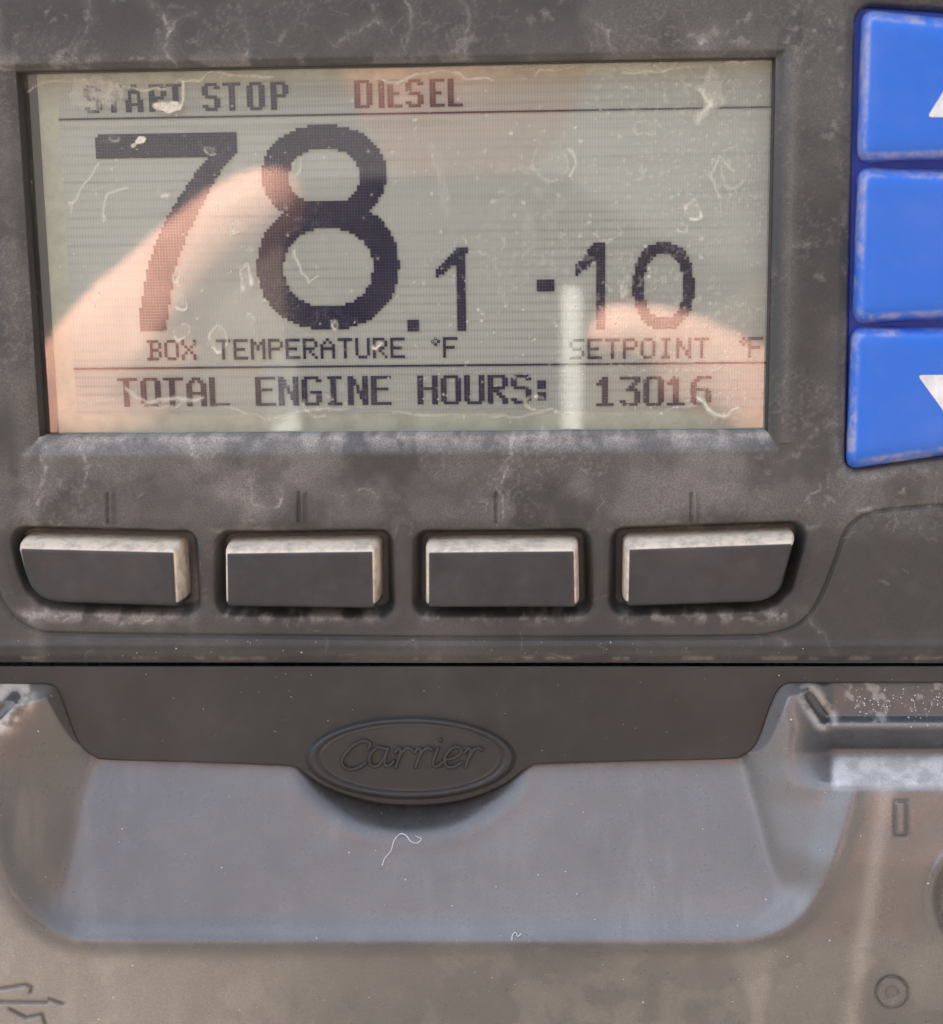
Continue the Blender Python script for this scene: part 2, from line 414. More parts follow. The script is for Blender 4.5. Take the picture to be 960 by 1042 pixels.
def bezel_dust(px, py, dL, dR, dT, dB, h):
    d = .05 + .0 * px
    cloud = ss(.46, .68, fbm(px, py, 120, 5, 3))
    d = d + .10 * cloud * (1 - ss(520, 600, py) * .5)
    # dried veins
    v1 = fbm(px + 14 * vn(px, py, 14, 8), py + 14 * vn(px, py, 14, 9), 75, 4, 21)
    gr = ss(.42, .62, fbm(px, py, 4.5, 2, 34))
    veins = (np.exp(-((v1 - .52) / .006) ** 2) + .6 * np.exp(-((v1 - .43) / .005) ** 2)) * gr
    area = ss(.45, .62, fbm(px, py, 150, 2, 31))
    d += .17 * veins * area * (py < 530) * ss(.3, .7, fbm(px, py, 12, 3, 33))
    # band above the display, the strip below it and the right of it
    top = (1 - ss(0, 60, dT)) * (dL < 0) * (dR < 0) * (dT > 0)
    d += .10 * top * fbm(px, py, 40, 4, 40)
    d += .10 * ss(.56, .70, fbm(px, py, 3.2, 2, 46)) * ss(.40, .65, fbm(px, py, 60, 4, 48)) * (py < 540)
    sp = ss(.60, .75, fbm(px, py, 22, 4, 44)) * ss(.5, .62, fbm(px, py, 9, 3, 47))
    d += .22 * sp * ((py < 60) + ss(800, 830, px) * (py < 520) * .8 + .7 * ((px > 690) & (py > 440) & (py < 540)))
    ledge = (dB > -1) * (1 - ss(4, 24, dB)) * (dL < dB * .9) * (dR < dB * .5)
    d += ledge * (.14 + .34 * ss(.36, .66, fbm(px, py, 14, 5, 50)) + .35 * np.exp(-((dB - 3) / 3.) ** 2) * ss(.4, .6, fbm(px, py, 40, 4, 51)))
    low = ss(0, 10, dB) * (1 - ss(520, 560, py))
    d += low * .13 * ss(.35, .6, fbm(px, py, 60, 5, 61))
    d += .30 * np.exp(-((px - 250) / 60.) ** 2 - ((py - 485) / 40.) ** 2) * fbm(px, py, 16, 4, 63)
    d += .25 * np.exp(-((px - 730) / 50.) ** 2 - ((py - 490) / 35.) ** 2) * fbm(px, py, 16, 4, 66)
    d += .30 * np.exp(-((py - 70) / 14.) ** 2) * ss(.55, .7, fbm(px, py, 30, 4, 69)) * (dT > 0)
    d += .16 * np.exp(-((dR - 17) / 7.) ** 2) * (dR > 0) * (dB < 10) * (dT < 10) * (.4 + fbm(px, py, 20, 3, 70))
    d += .12 * np.exp(-((dL - 14) / 8.) ** 2) * (dL > 0) * (.4 + fbm(px, py, 20, 3, 71))
    # powder lying in the key pockets, at their lower side
    for k in KEYS:
        x0, x1 = min(p[0] for p in k), max(p[0] for p in k)
        m_ = (px > x0 - 20) & (px < x1 + 20)
        d += m_ * np.exp(-((py - 627) / 6.) ** 2) * .55 * ss(.40, .66, fbm(px, py, 12, 5, 80)) * ss(x0 - 14, x0 + 6, px) * (1 - ss(x1 - 6, x1 + 14, px))
        d += .30 * m_ * np.exp(-((py - 541) / 3.) ** 2) * ss(.5, .7, fbm(px, py, 20, 4, 82))
    d += .35 * np.exp(-((px - 196) / 5.) ** 2 - ((py - 600) / 30.) ** 2)
    # scuffs round the blue keys
    sp2 = spoly(px, py, PADPOLY2)
    d += .30 * np.exp(-((sp2 - 8) / 6.) ** 2) * ss(.45, .7, fbm(px, py, 30, 4, 90)) * ss(400, 500, py)
    d += .16 * np.exp(-((px - 860) / 4.) ** 2) * (py < 470) * ss(.5, .7, fbm(px, py, 26, 4, 95))
    # seam
    d += .28 * np.exp(-((py - 671) / 2.5) ** 2) * ss(.5, .68, fbm(px, py, 24, 4, 97))
    wob = 3.2
    qx = px + wob * (vn(px, py, 7, 100) - .5) * 2; qy = py + wob * (vn(px, py, 7, 101) - .5) * 2
    for pts, w_, s_ in STAINS:
        a_ = np.array(pts); m_ = (px > a_[:, 0].min() - 12) & (px < a_[:, 0].max() + 12) & (py > a_[:, 1].min() - 12) & (py < a_[:, 1].max() + 12)
        dd = dline(qx[m_], qy[m_], pts)
        d[m_] += s_ * (np.exp(-(dd / w_) ** 2) * (.25 + .9 * vn(px[m_], py[m_], 9, 103)) * (.35 + .9 * gr[m_]) + .18 * np.exp(-(dd / (w_ * 5)) ** 2)) * .62
    # fine random scratches
    for i in range(170):
        x = rng.uniform(-20, 960); y = rng.choice([rng.uniform(0, 55), rng.uniform(460, 670)]); a_ = rng.uniform(0, math.pi); L = rng.uniform(5, 22)
        pts = [(x, y), (x + L * math.cos(a_), y + L * math.sin(a_))]
        m_ = (np.abs(px - x) < 26) & (np.abs(py - y) < 26)
        dd = dline(qx[m_], qy[m_], pts); d[m_] += rng.uniform(.05, .2) * np.exp(-(dd / .7) ** 2)
    return np.clip(d, 0, 1)

sx = np.concatenate([np.arange(-260, -12, 9.), np.arange(-12, 972, 1.3), np.arange(972, 1260, 9.)]) 
sy = np.concatenate([np.arange(-260, -12, 9.), np.arange(-12, 660, 1.3), np.arange(660, 680, 1.0)])
gx = P(sx, np.full_like(sx, 521.0))[0]; gz = P(np.full_like(sy, 480.0), sy)[1]
def with_edges(g, edges):
    g = np.array(g)
    g = g[np.all(np.abs(g[:, None] - np.array([e for e, _ in edges])[None]) > .14, 1)]
    ex = []
    for e, s in edges: ex += [e, e + s * .01]
    return np.sort(np.concatenate([g, ex]))
gx = with_edges(gx, [(AL, 1), (AR, -1)]); gz = with_edges(gz, [(AT, -1), (AB, 1)])
# clip to the seam
zseam = P(480, 676.2)[1]; gz = np.concatenate([[zseam], gz[gz > zseam + .05]])
GX, GZ = np.meshgrid(gx, gz)
PX, PY = Q(GX, GZ)
dL = (AL - GX) / U; dR = (GX - AR) / U; dT = (GZ - AT) / U; dB = (AB - GZ) / U
H = bezel_h(PX, PY, dL, dL, dR, dT, dB)
dd_ = np.maximum.reduce([dL, dR, dT, dB])
inside = dd_ < -.03
H = np.where(inside, -36.0, H)
D_ = bezel_dust(PX, PY, dL, dR, dT, dB, H)
V = np.stack([GX, -H * U, GZ], -1) * .001
keep = ~((dd_[:-1, :-1] < -.03) & (dd_[1:, :-1] < -.03) & (dd_[1:, 1:] < -.03) & (dd_[:-1, 1:] < -.03))
grid_obj('bezel', V, keep, M_PANEL, panel, {'dust': D_})

# enclosure behind the bezel, so that no light comes from behind
def box_bm(x0, x1, y0, y1, z0, z1):
    bm = bmesh.new(); vs = [bm.verts.new((x * .001, y * .001, z * .001)) for x in (x0, x1) for y in (y0, y1) for z in (z0, z1)]
    for f in ((0, 1, 3, 2), (4, 6, 7, 5), (0, 4, 5, 1), (2, 3, 7, 6), (0, 2, 6, 4), (1, 5, 7, 3)): bm.faces.new([vs[i] for i in f])
    return bm
EX0, EX1 = gx[0] - 1.5, gx[-1] + 1.5
bm = bmesh.new()
def add_box(bm, x0, x1, y0, y1, z0, z1):
    vs = [bm.verts.new((x * .001, y * .001, z * .001)) for x in (x0, x1) for y in (y0, y1) for z in (z0, z1)]
    for f in ((0, 1, 3, 2), (4, 6, 7, 5), (0, 4, 5, 1), (2, 3, 7, 6), (0, 2, 6, 4), (1, 5, 7, 3)): bm.faces.new([vs[i] for i in f])
add_box(bm, EX0, EX1, 12, 60, zseam - 2, gz[-1] + 1.5)
add_box(bm, EX0, gx[0] - .05, .5, 12, zseam, gz[-1] + 1.5); add_box(bm, gx[-1] + .05, EX1, .5, 12, zseam, gz[-1] + 1.5)
add_box(bm, gx[0] - .05, gx[-1] + .05, .5, 12, gz[-1] + .05, gz[-1] + 1.5)
bm_obj('back_box', bm, M_PANEL, panel)

# ---------------- display
HL = -34.0
DLX = P(37, 72, HL)[0]
bm = box_bm(DLX, AR + 2, -HL * U, -HL * U + 2, AB - 2, AT + 2)
display = bm_obj('display', bm, M_MARGIN, panel)
# active field
fx0, fz0 = P(58, 84, HL); fx1, fz1 = P(781, 417, HL)
fz0 = (P(72, 86, HL)[1] + P(781, 75, HL)[1]) / 2
nx_, nz_ = 160, 90
ax = np.linspace(fx0, fx1, nx_); az = np.linspace(fz1, fz0, nz_); AX, AZ = np.meshgrid(ax, az)
px_, py_ = Q(AX, AZ, np.full_like(AX, HL))
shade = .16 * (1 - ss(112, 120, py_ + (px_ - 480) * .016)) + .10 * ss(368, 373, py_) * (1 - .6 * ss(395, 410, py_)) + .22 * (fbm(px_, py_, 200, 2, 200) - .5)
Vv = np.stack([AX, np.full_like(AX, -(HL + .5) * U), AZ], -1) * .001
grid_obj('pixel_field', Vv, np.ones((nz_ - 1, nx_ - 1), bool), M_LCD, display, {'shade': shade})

PM = PITCH * 1000
NC = int((fx1 - fx0) / PM); NR = int((fz0 - fz1) / PM)
cols = fx0 + (np.arange(NC) + .5) * PM; rows = fz0 - (np.arange(NR) + .5) * PM
DXm, DZm = np.meshgrid(cols, rows); dpx, dpy = Q(DXm, DZm, np.full_like(DXm, HL + 2))
def dots(name, mask, parent=display, fill=.95):
    r_, c_ = np.nonzero(mask)
    X = cols[c_]; Z = rows[r_]; k = PM * fill / 2; y0 = -(HL + 2.0) * U; y1 = y0 + .08
    Vl = []; Fl = []
    n_ = len(X)
    cs = [(-k, y0, -k), (k, y0, -k), (k, y0, k), (-k, y0, k), (-k, y1, -k), (k, y1, -k), (k, y1, k), (-k, y1, k)]
    Va = np.stack([np.stack([X + a_, np.full(n_, b_), Z + c__], -1) for a_, b_, c__ in cs], 1).reshape(-1, 3) * .001
    fs = np.array([(0, 1, 2, 3), (0, 4, 5, 1), (1, 5, 6, 2), (2, 6, 7, 3), (3, 7, 4, 0)])
    Fa = (np.arange(n_)[:, None, None] * 8 + fs[None]).reshape(-1, 4)
    return mesh_from(name, Va, Fa, M_DOT, parent, False)
ell = lambda x, y, cx_, cy_, rx, ry, p=2.0: (np.abs((x - cx_) / rx) ** p + np.abs((y - cy_) / ry) ** p) < 1
x_, y_ = dpx, dpy
seven = (spoly(x_, y_, [(98, 136), (240, 133.5), (240, 155), (227.5, 170), (213.6, 193), (193, 234), (181, 262), (174.5, 294), (168, 337), (142, 337), (142, 322), (149, 276), (160.6, 241), (175.6, 211), (198.6, 177), (213, 161), (98, 161.5)]) < 0)
eight = (ell(x_, y_, 330, 177, 63, 50, 2.15) & ~ell(x_, y_, 330, 179.5, 36, 28.5, 2.2)) | (ell(x_, y_, 334, 270, 72, 65.5, 2.15) & ~ell(x_, y_, 334, 272, 45.5, 40, 2.15))
dot_ = (x_ > 415.5) & (x_ < 428) & (y_ > 326) & (y_ < 338)
one_ = spoly(x_, y_, [(466, 251), (475, 251), (475, 338), (466, 338), (466, 267), (445, 283), (445, 274)]) < 0
dots('temperature_readout', seven | eight | dot_ | one_)
minus = (x_ > 545.5) & (x_ < 564) & (y_ > 285) & (y_ < 296.5)
one2 = spoly(x_, y_, [(605, 248), (615, 248), (615, 335.5), (605.5, 335.5), (605.5, 266), (585, 282), (585, 271)]) < 0
zero = ell(x_, y_, 675.5, 291, 31, 44.5, 2.3) & ~ell(x_, y_, 675.5, 291, 19.5, 32.5, 2.4)
dots('setpoint_readout', minus | one2 | zero)
F57 = {'A': "01110 10001 10001 11111 10001 10001 10001".replace('01110 10001 10001', '00100 01010 10001'), 'B': "11110 01001 01001 01110 01001 01001 11110", 'E': "11111 10000 10000 11110 10000 10000 11111",
    'F': "11111 10000 10000 11110 10000 10000 10000", 'I': "01110 00100 00100 00100 00100 00100 01110", 'M': "10001 11011 10101 10101 10001 10001 10001",
    'N': "10001 11001 11001 10101 10011 10011 10001", 'O': "01110 10001 10001 10001 10001 10001 01110", 'P': "11110 10001 10001 11110 10000 10000 10000",
    'R': "11110 10001 10001 11110 10100 10010 10001", 'S': "01111 10000 10000 01110 00001 00001 11110", 'T': "11111 00100 00100 00100 00100 00100 00100",
    'U': "10001 10001 10001 10001 10001 10001 01110", 'X': "10001 10001 01010 00100 01010 10001 10001", 'd': "00010 00101 00010 00000 00000 00000 00000", ' ': "00000 " * 7}
FB = {  # 7 x 10, double verticals
    'T': "1111111 0011000 0011000 0011000 0011000 0011000 0011000 0011000 0011000 0011000",
    'O': "0111110 1100011 1100011 1100011 1100011 1100011 1100011 1100011 1100011 0111110",
    'A': "0011100 0110110 1100011 1100011 1100011 1111111 1100011 1100011 1100011 1100011",
    'L': "1100000 1100000 1100000 1100000 1100000 1100000 1100000 1100000 1100000 1111111",
    'E': "1111111 1100000 1100000 1100000 1111110 1100000 1100000 1100000 1100000 1111111",
    'N': "1100011 1110011 1110011 1111011 1101011 1101111 1100111 1100111 1100011 1100011",
    'G': "0111110 1100011 1100000 1100000 1100000 1101111 1100011 1100011 1100011 0111110",
    'I': "0111110 0011100 0011100 0011100 0011100 0011100 0011100 0011100 0011100 0111110".replace('0011100', '0011000'),
    'H': "1100011 1100011 1100011 1100011 1111111 1100011 1100011 1100011 1100011 1100011",
    'U': "1100011 1100011 1100011 1100011 1100011 1100011 1100011 1100011 1100011 0111110",
    'R': "1111110 1100011 1100011 1100011 1111110 1111000 1101100 1100110 1100011 1100011",
    'S': "0111110 1100011 1100000 1100000 0111110 0000011 0000011 0000011 1100011 0111110",
    ':': "0000000 0000000 0111000 0111000 0111000 0000000 0111000 0111000 0111000 0000000",
    '1': "0011000 0111000 1111000 0011000 0011000 0011000 0011000 0011000 0011000 1111110",
    '3': "1111111 0000011 0000110 0001100 0011110 0000011 0000011 0000011 1100011 0111110",
    '0': "0111110 1100011 1100011 1100011 1100011 1100011 1100011 1100011 1100011 0111110",
    '6': "0011111 0110000 1100000 1100000 1111110 1100011 1100011 1100011 1100011 0111110", ' ': "0000000 " * 10}
FS = {  # 6 x 9 bold
    'S': "011110 110011 110000 110000 011110 000011 000011 110011 011110", 'T': "111111 001100 001100 001100 001100 001100 001100 001100 001100",
    'A': "001100 001100 011110 010010 010010 110011 111111 110011 110011", 'R': "111110 110011 110011 110011 111110 111000 110100 110110 110011",
    'O': "011110 110011 110011 110011 110011 110011 110011 110011 011110", 'P': "111110 110011 110011 110011 111110 110000 110000 110000 110000",
    'D': "111110 110011 110011 110011 110011 110011 110011 110011 111110", 'I': "110 110 110 110 110 110 110 110 110".replace('110', '11'),
    'E': "11111 11000 11000 11000 11110 11000 11000 11000 11111", 'L': "11000 11000 11000 11000 11000 11000 11000 11000 11111", ' ': "000000 " * 9}
def text_mask(items):
    """items: (string, font, pitch in dots, left x, top y in units) or explicit starts"""
    mk = np.zeros((NR, NC), bool)
    for s_, font, pitch, lx, ty in items:
        X, Z = P(lx, ty, HL + 2); c0 = int(round((X - fx0) / PM)); r0 = int(round((fz0 - Z) / PM))
        for i, ch in enumerate(s_):
            g = font[ch].split(); cc = c0 + (pitch[i] if isinstance(pitch, list) else i * pitch)
            for a_, row in enumerate(g):
                for b_, v in enumerate(row):
                    if v == '1' and 0 <= r0 + a_ < NR and 0 <= cc + b_ < NC: mk[r0 + a_, cc + b_] = True
    return mk
dots('caption_text', text_mask([('BOX TEMPERATURE dF', F57, 6, 148, 347), ('SETPOINT dF', F57, [0, 6, 12, 18, 24, 30, 36, 42, 48, 55, 60], 580, 344.5)]))
dots('engine_hours_text', text_mask([('TOTAL ENGINE HOURS:', FB, 8, 118, 386), ('13016', FB, 8, 607, 383)]))
dots('status_text', text_mask([('START', FS, [0, 7, 14, 22, 28], 86, 86), ('STOP', FS, [0, 7, 15, 23], 205, 84.5), ('DIESEL', FS, [0, 8, 11, 17, 25, 31], 360, 82)]))
def rowline(ya, yb, xa=60, xb=790, t=1.1):
    X, Z0_ = P(480, (ya + yb) / 2, HL + 2); z = Z0_; return box_add(z, t)
def divider(z, t, extra=None):
    bm = bmesh.new(); y0 = -(HL + 2.0) * U
    add_box(bm, fx0, fx1, y0, y0 + .08, z - t * U / 2, z + t * U / 2)
    return bm
zt = P(480, 114, HL + 2)[1]; bm_obj('divider_line', divider(zt, 1.7), M_DOT, display)
zb = P(480, 371.6, HL + 2)[1]; bm_obj('divider_line', divider(zb, 2.0), M_DOT, display)
bm = bmesh.new()
add_box(bm, AL - .5, DLX, -(HL + 3) * U, -HL * U + 1, AB - .5, AT + .5)
add_box(bm, AL - .3, AL + .12, 9.5 * U, 29 * U, AB, AT); add_box(bm, AR - .12, AR + .3, 9.5 * U, 29 * U, AB, AT); add_box(bm, AL + .13, AR - .13, 9.6 * U, 29 * U, AT - .12, AT + .3)
bm_obj('gasket', bm, M_BLACK, panel)

# ---------------- cover glass with its film of dirt
HG = -26.0
sxg = np.linspace(AL + .14, AR - .14, 640); szg = np.linspace(AB + .03, AT - .14, 330)
GXg, GZg = np.meshgrid(sxg, szg); gp, gq = Q(GXg, GZg, np.full_like(GXg, HG))
d = .010 + .07 * fbm(gp, gq, 130, 4, 301) ** 2 + 0 * gp
wx = gp + 5 * (vn(gp, gq, 9, 330) - .5); wy = gq + 5 * (vn(gp, gq, 9, 331) - .5)
v1 = fbm(wx, wy, 60, 4, 341)
d += .05 * np.exp(-((v1 - .5) / .004) ** 2) * ss(.5, .62, fbm(gp, gq, 120, 3, 345))
d += .10 * ss(.60, .74, vn(gp, gq, 5, 350) * .5 + vn(gp, gq, 2.6, 351) * .5) * ss(.42, .62, fbm(gp, gq, 90, 3, 352)) * (.4 + ss(420, 600, gp))
d += .14 * np.exp(-((gp - 540) / 60.) ** 2 - ((gq - 190) / 70.) ** 2) * ss(.5, .75, fbm(gp, gq, 12, 4, 356))
d += .18 * np.exp(-((gp - 700) / 70.) ** 2 - ((gq - 180) / 90.) ** 2) * ss(.6, .8, fbm(gp, gq, 3.5, 2, 357)) * .7
# peeling film edges along the top and side, with dirt above them
edge = [(30, 92), (50, 82), (80, 84), (112, 94), (122, 88), (152, 92), (162, 88), (172, 94), (180, 80), (200, 82), (212, 74), (240, 77), (285, 78), (360, 80), (405, 84), (422, 76), (460, 72), (475, 79), (488, 80), (520, 82), (536, 81), (552, 72), (600, 70), (640, 74), (690, 70), (730, 66), (790, 62)]
de = dline(wx, wy, edge)
yed = np.interp(gp, [p[0] for p in edge], [p[1] for p in edge])
d += .55 * np.exp(-(de / 1.3) ** 2) * ss(.35, .6, vn(gp, gq, 22, 360)) + .08 * (gq < yed)
lo = [(60, 415), (110, 408), (170, 414), (200, 406), (240, 418), (275, 426), (320, 416), (420, 420), (520, 424), (560, 418), (600, 424), (700, 414), (720, 412), (735, 426), (752, 420), (790, 418)]
dl = dline(wx, wy, lo); d += .30 * np.exp(-(dl / 1.3) ** 2) * ss(.35, .6, vn(gp, gq, 26, 362))
for pts, w_, s_ in [([(186, 82), (188, 100), (184, 110)], 1.6, .8), ([(712, 404), (720, 414), (728, 424), (740, 422), (750, 414)], 2.2, .8), ([(128, 395), (150, 408), (205, 405)], 1.8, .5),
        ([(732, 200), (724, 180), (732, 160), (745, 175)], 1.2, .4), ([(580, 150), (588, 165), (580, 180)], 1.2, .5), ([(300, 255), (312, 285), (325, 280)], 1.3, .45), ([(100, 165), (84, 190), (70, 215)], 1.2, .4),
        ([(105, 225), (110, 195), (130, 190)], 1.2, .4), ([(712, 90), (722, 105), (712, 122)], 3.5, .6), ([(440, 150), (448, 175), (455, 215)], 6, .12), ([(165, 198), (172, 200)], 2, .7)]:
    dd = dline(wx, wy, pts); d += s_ * np.exp(-(dd / w_) ** 2)
for cx_, cy_, rx, ry, s_ in [(243, 231, 9, 8, .6), (251, 283, 6, 15, .7), (181, 281, 3.5, 8, .5), (184, 308, 6, 9, .6), (184, 338, 9, 9, .45), (254, 325, 5, 7, .6), (222, 345, 9, 15, .6), (706, 213, 9, 12, .8), (694, 230, 7, 6, .4), (636, 288, 3, 14, .35),
        (748, 170, 16, 24, .25), (302, 170, 5, 8, .3), (215, 152, 6, 5, .4), (500, 245, 16, 20, .15), (560, 165, 20, 22, .2), (325, 412, 18, 12, .3), (545, 410, 12, 8, .4), (115, 142, 6, 4, .3), (95, 290, 10, 22, .18), (620, 235, 14, 10, .2), (660, 130, 14, 8, .25), (255, 255, 4, 4, .5), (340, 330, 4, 3, .7), (383, 352, 4, 3, .7)]:
    rr = np.hypot((wx - cx_) / rx, (wy - cy_) / ry); d += s_ * (np.exp(-((rr - .9) / (1.1 / min(rx, ry))) ** 2) * ss(.25, .6, vn(gp, gq, 7, 372)) * (.4 + .9 * ss(-ry, ry, wy - cy_)) + .16 * (rr < .9))
for cx_, cy_, rx, ry, s_ in [(172, 108, 15, 6.5, .95), (143, 143, 5.5, 4.5, .95), (137, 148, 3, 2, .7), (97, 94, 26, 18, .28), (118, 96, 8, 16, .15), (725, 92, 12, 24, .25), (610, 66, 160, 5, .2)]:
    rr = np.hypot((wx - cx_) / rx, (wy - cy_) / ry) ; d += s_ * (1 - ss(.75, 1.05, rr + .35 * (vn(gp, gq, 4, 370) - .5)))
for i in range(900):
    x, y = rng.uniform(30, 785), rng.uniform(65, 440); r0 = rng.choice([.7, .9, 1.2, 1.8], p=[.5, .3, .15, .05])
    if rng.random() > .35 + .65 * (abs(x - 600) < 180): continue
    j = int(np.clip((y - 60) / 385 * 330, 0, 329)); 
    m_ = (np.abs(gp - x) < 5) & (np.abs(gq - y) < 5) if False else None
    # local window by index for speed
    ci = int(np.searchsorted(gp[165], x)); ri = int(np.argmin(np.abs(gq[:, min(ci, 639)] - y)))
    sl_ = (slice(max(ri - 5, 0), ri + 6), slice(max(ci - 5, 0), ci + 6))
    d[sl_] += rng.uniform(.3, .8) * np.exp(-(np.hypot(gp[sl_] - x, gq[sl_] - y) / r0) ** 2)
d = np.clip(d, 0, .97)
Vg = np.stack([GXg, np.full_like(GXg, -HG * U), GZg], -1) * .001
grid_obj('cover_glass', Vg, np.ones((329, 639), bool), M_GLASS, panel, {'dust': d})

# ---------------- four soft keys
for k, rad in zip(KEYS, KR):
    def ring(m_, h_, g=0.0):
        dr = lambda v: (m_ * (6.5 if v[1] < -.7 else 3.5)) if m_ > 0 else m_
        return (rounded(offpoly(k, dr), [r_ + 4 * max(m_, 0) + min(m_, 0) * .5 for r_ in rad], 5), h_, 18)
    loft('soft_key', [ring(1.05, -28), ring(1.03, -20), ring(.93, -6), ring(.6, 7), ring(.25, 12.5), ring(.06, 15.2), ring(-.9, 16.9), ring(-2.4, 17.7), ring(-4.6, 18)], M_KEY, panel)

# ---------------- blue keypad
bp = rounded([(868, 6), (1140, 24), (1140, 436), (860, 478)], [16, 8, 8, 10])
loft('keypad_base', [(bp, -26), (bp, -13), (inset(bp, -2), -11)], M_BLUEB, panel)
def bluekey(name, poly, rad):
    rings = [(rounded(offpoly(poly, d_), [max(r_ + d_ * .6, 2) for r_ in rad], 6), h_) for d_, h_ in ((5, -12), (3.5, -4), (1.5, 6), (-1, 11), (-5, 14.6), (-10, 16.2), (-15, 16.8), (-20, 17))]
    return loft(name, rings, M_BLUE, panel)
k1 = bluekey('arrow_key', [(881, 14), (1120, 40), (1120, 152), (876, 161)], [13, 12, 12, 13])
k2 = bluekey('enter_key', [(877, 174), (1116, 184), (1116, 312), (872, 325)], [13, 12, 12, 13])
k3 = bluekey('arrow_key', [(870, 337), (1112, 338), (1112, 436), (865, 473)], [13, 12, 12, 12])
def arrow(pts, par):
    f = rounded(pts, 5, 4); loft('arrow', [(f, 16.6), (f, 17.5)], M_WHITE, par, smooth_=False)
arrow([(944, 119), (992, 42), (1040, 119)], k1)
arrow([(934, 381.5), (1036, 381.5), (985, 452)], k3)

# ================================================================== EMBLEM STRIP
strip = thing('emblem_strip', 'smooth dark strip with an oval raised emblem reading Carrier, under the panel seam', 'trim strip')
low = [(1220, 694.5), (880, 694.9), (835, 695.0), (815, 695.2), (804, 695.6), (797, 698), (790, 706), (782, 725), (774, 748), (766, 762), (755, 769), (742, 772.5), (640, 775), (553, 777.5), (541, 780), (530, 786), (512, 799), (480, 812), (450, 818), (418, 819.5), (386, 817.5), (355, 810), (330, 800), (313, 789), (305, 783), (292, 779.5), (200, 776), (112, 773.5), (97, 770.5), (86, 763), (77, 750), (68, 726), (61, 708), (56, 699.5), (48, 696.5), (38, 696.2), (18, 696), (-30, 695.5), (-240, 694)]
lows = smooth(low, False, 5)
lows = [p for i, p in enumerate(lows) if i == 0 or p[0] < lows[i - 1][0] - .05]
TOPY = 677.9
outline = [(x, TOPY) for x, _ in lows[::-1]] + lows
bm = bmesh.new(); L = []; nl = len(lows)
for o_, h_ in [(0, -16), (0, -5), (-.6, -3.6), (-1.4, -3.0)]:
    pts = np.array(inset(outline, o_)); a = np.array(outline)
    pts[nl:, 0] = np.minimum.accumulate(a[nl:, 0] + (pts[nl:, 0] - a[nl:, 0]) * (np.abs(a[nl:, 0] - 490) < 700)) - np.arange(nl) * 1e-3; pts[:nl] = np.stack([pts[nl:][::-1, 0], np.full(nl, TOPY - o_)], -1)
    L.append([bm.verts.new(p) for p in W(pts[:, 0], pts[:, 1], h_)])
n_ = len(L[0])
for A, B in zip(L[:-1], L[1:]):
    for i in range(n_): bm.faces.new((A[i], A[(i + 1) % n_], B[(i + 1) % n_], B[i]))
T = L[-1]
for i in range(nl - 1): bm.faces.new((T[i], T[i + 1], T[n_ - 2 - i], T[n_ - 1 - i]))
bm_obj('strip_body', bm, M_STRIP, strip)
# emblem plate: an oval boss with a double rim
ec = (418.0, 771.5); RX, RY = 102.5, 39.5
uu = np.arange(-112, 112.1, .8); vv = np.arange(-50, 56.1, .8); EU, EV = np.meshgrid(uu, vv)
ra = np.hypot(EU / RX, EV / RY); sdv = (ra - 1) * RY * (1 + 1.1 * (EU / RX) ** 2) ** .5
eh = -4 + 8.0 * (1 - ss(-1.0, 4.0, sdv)) - 2.6 * np.exp(-((sdv + 4.6) / 1.3) ** 2) - 1.8 * (1 - ss(-7.5, -5.5, sdv)) 
# the rim stands higher at the lower side where the oval hangs over the hollow
eh = np.where(sdv > 3.0, -4 - 6 * ss(3, 8, sdv), eh)
Ve = W(EU + ec[0], EV + ec[1], eh)
kq = (sdv < 6.5); kq = kq[:-1, :-1] & kq[1:, :-1] & kq[1:, 1:] & kq[:-1, 1:]
emb = grid_obj('emblem', Ve, kq, M_STRIP, strip)
# script lettering
def sl_(pts, k=5): return smooth(pts, False, k)
def letter_a(x): return [sl_([(x + 17, 763), (x + 9, 761), (x + 1, 768), (x + 1, 778), (x + 8, 780), (x + 15, 772), (x + 19, 762)]), sl_([(x + 19, 762), (x + 16, 772), (x + 16, 779), (x + 21, 779), (x + 25, 775)])]
def letter_r(x): return [sl_([(x, 766), (x + 4, 762), (x + 6, 764), (x + 4, 772), (x + 1, 781)]), sl_([(x + 4, 772), (x + 9, 764), (x + 14, 761.5), (x + 18, 763.5)])]
strokes = []
strokes.append(sl_([(375, 762), (377, 757), (371, 754.5), (361, 758), (352, 767), (348, 776), (353, 782.5), (363, 782.5), (372, 777)]))
strokes += letter_a(376)
strokes += letter_r(402)
strokes += letter_r(422)
strokes += [sl_([(446, 762), (442, 772), (441, 779), (446, 780), (450, 776)]), [(447.5, 753), (448.5, 753.5)]]
strokes += [sl_([(455, 773), (464, 771), (470, 765), (466, 760.5), (459, 763), (453, 771), (454, 779), (461, 781), (470, 776)])]
strokes += letter_r(473)
uu = np.arange(340, 500, .45); vv = np.arange(745, 792, .45); LU, LV = np.meshgrid(uu, vv)
D = np.full(LU.shape, 99.0)
for s_ in strokes: D = np.minimum(D, dline(LU, LV, s_))
base_h = float(eh[len(vv) // 2 if False else 62, 140])
lh = base_h - .6 + 4.0 * (1 - ss(1.1, 2.2, D))
kq = D < 2.3; kq = kq[:-1, :-1] & kq[1:, :-1] & kq[1:, 1:] & kq[:-1, 1:]
grid_obj('lettering', W(LU, LV, lh), kq, M_STRIP, emb)

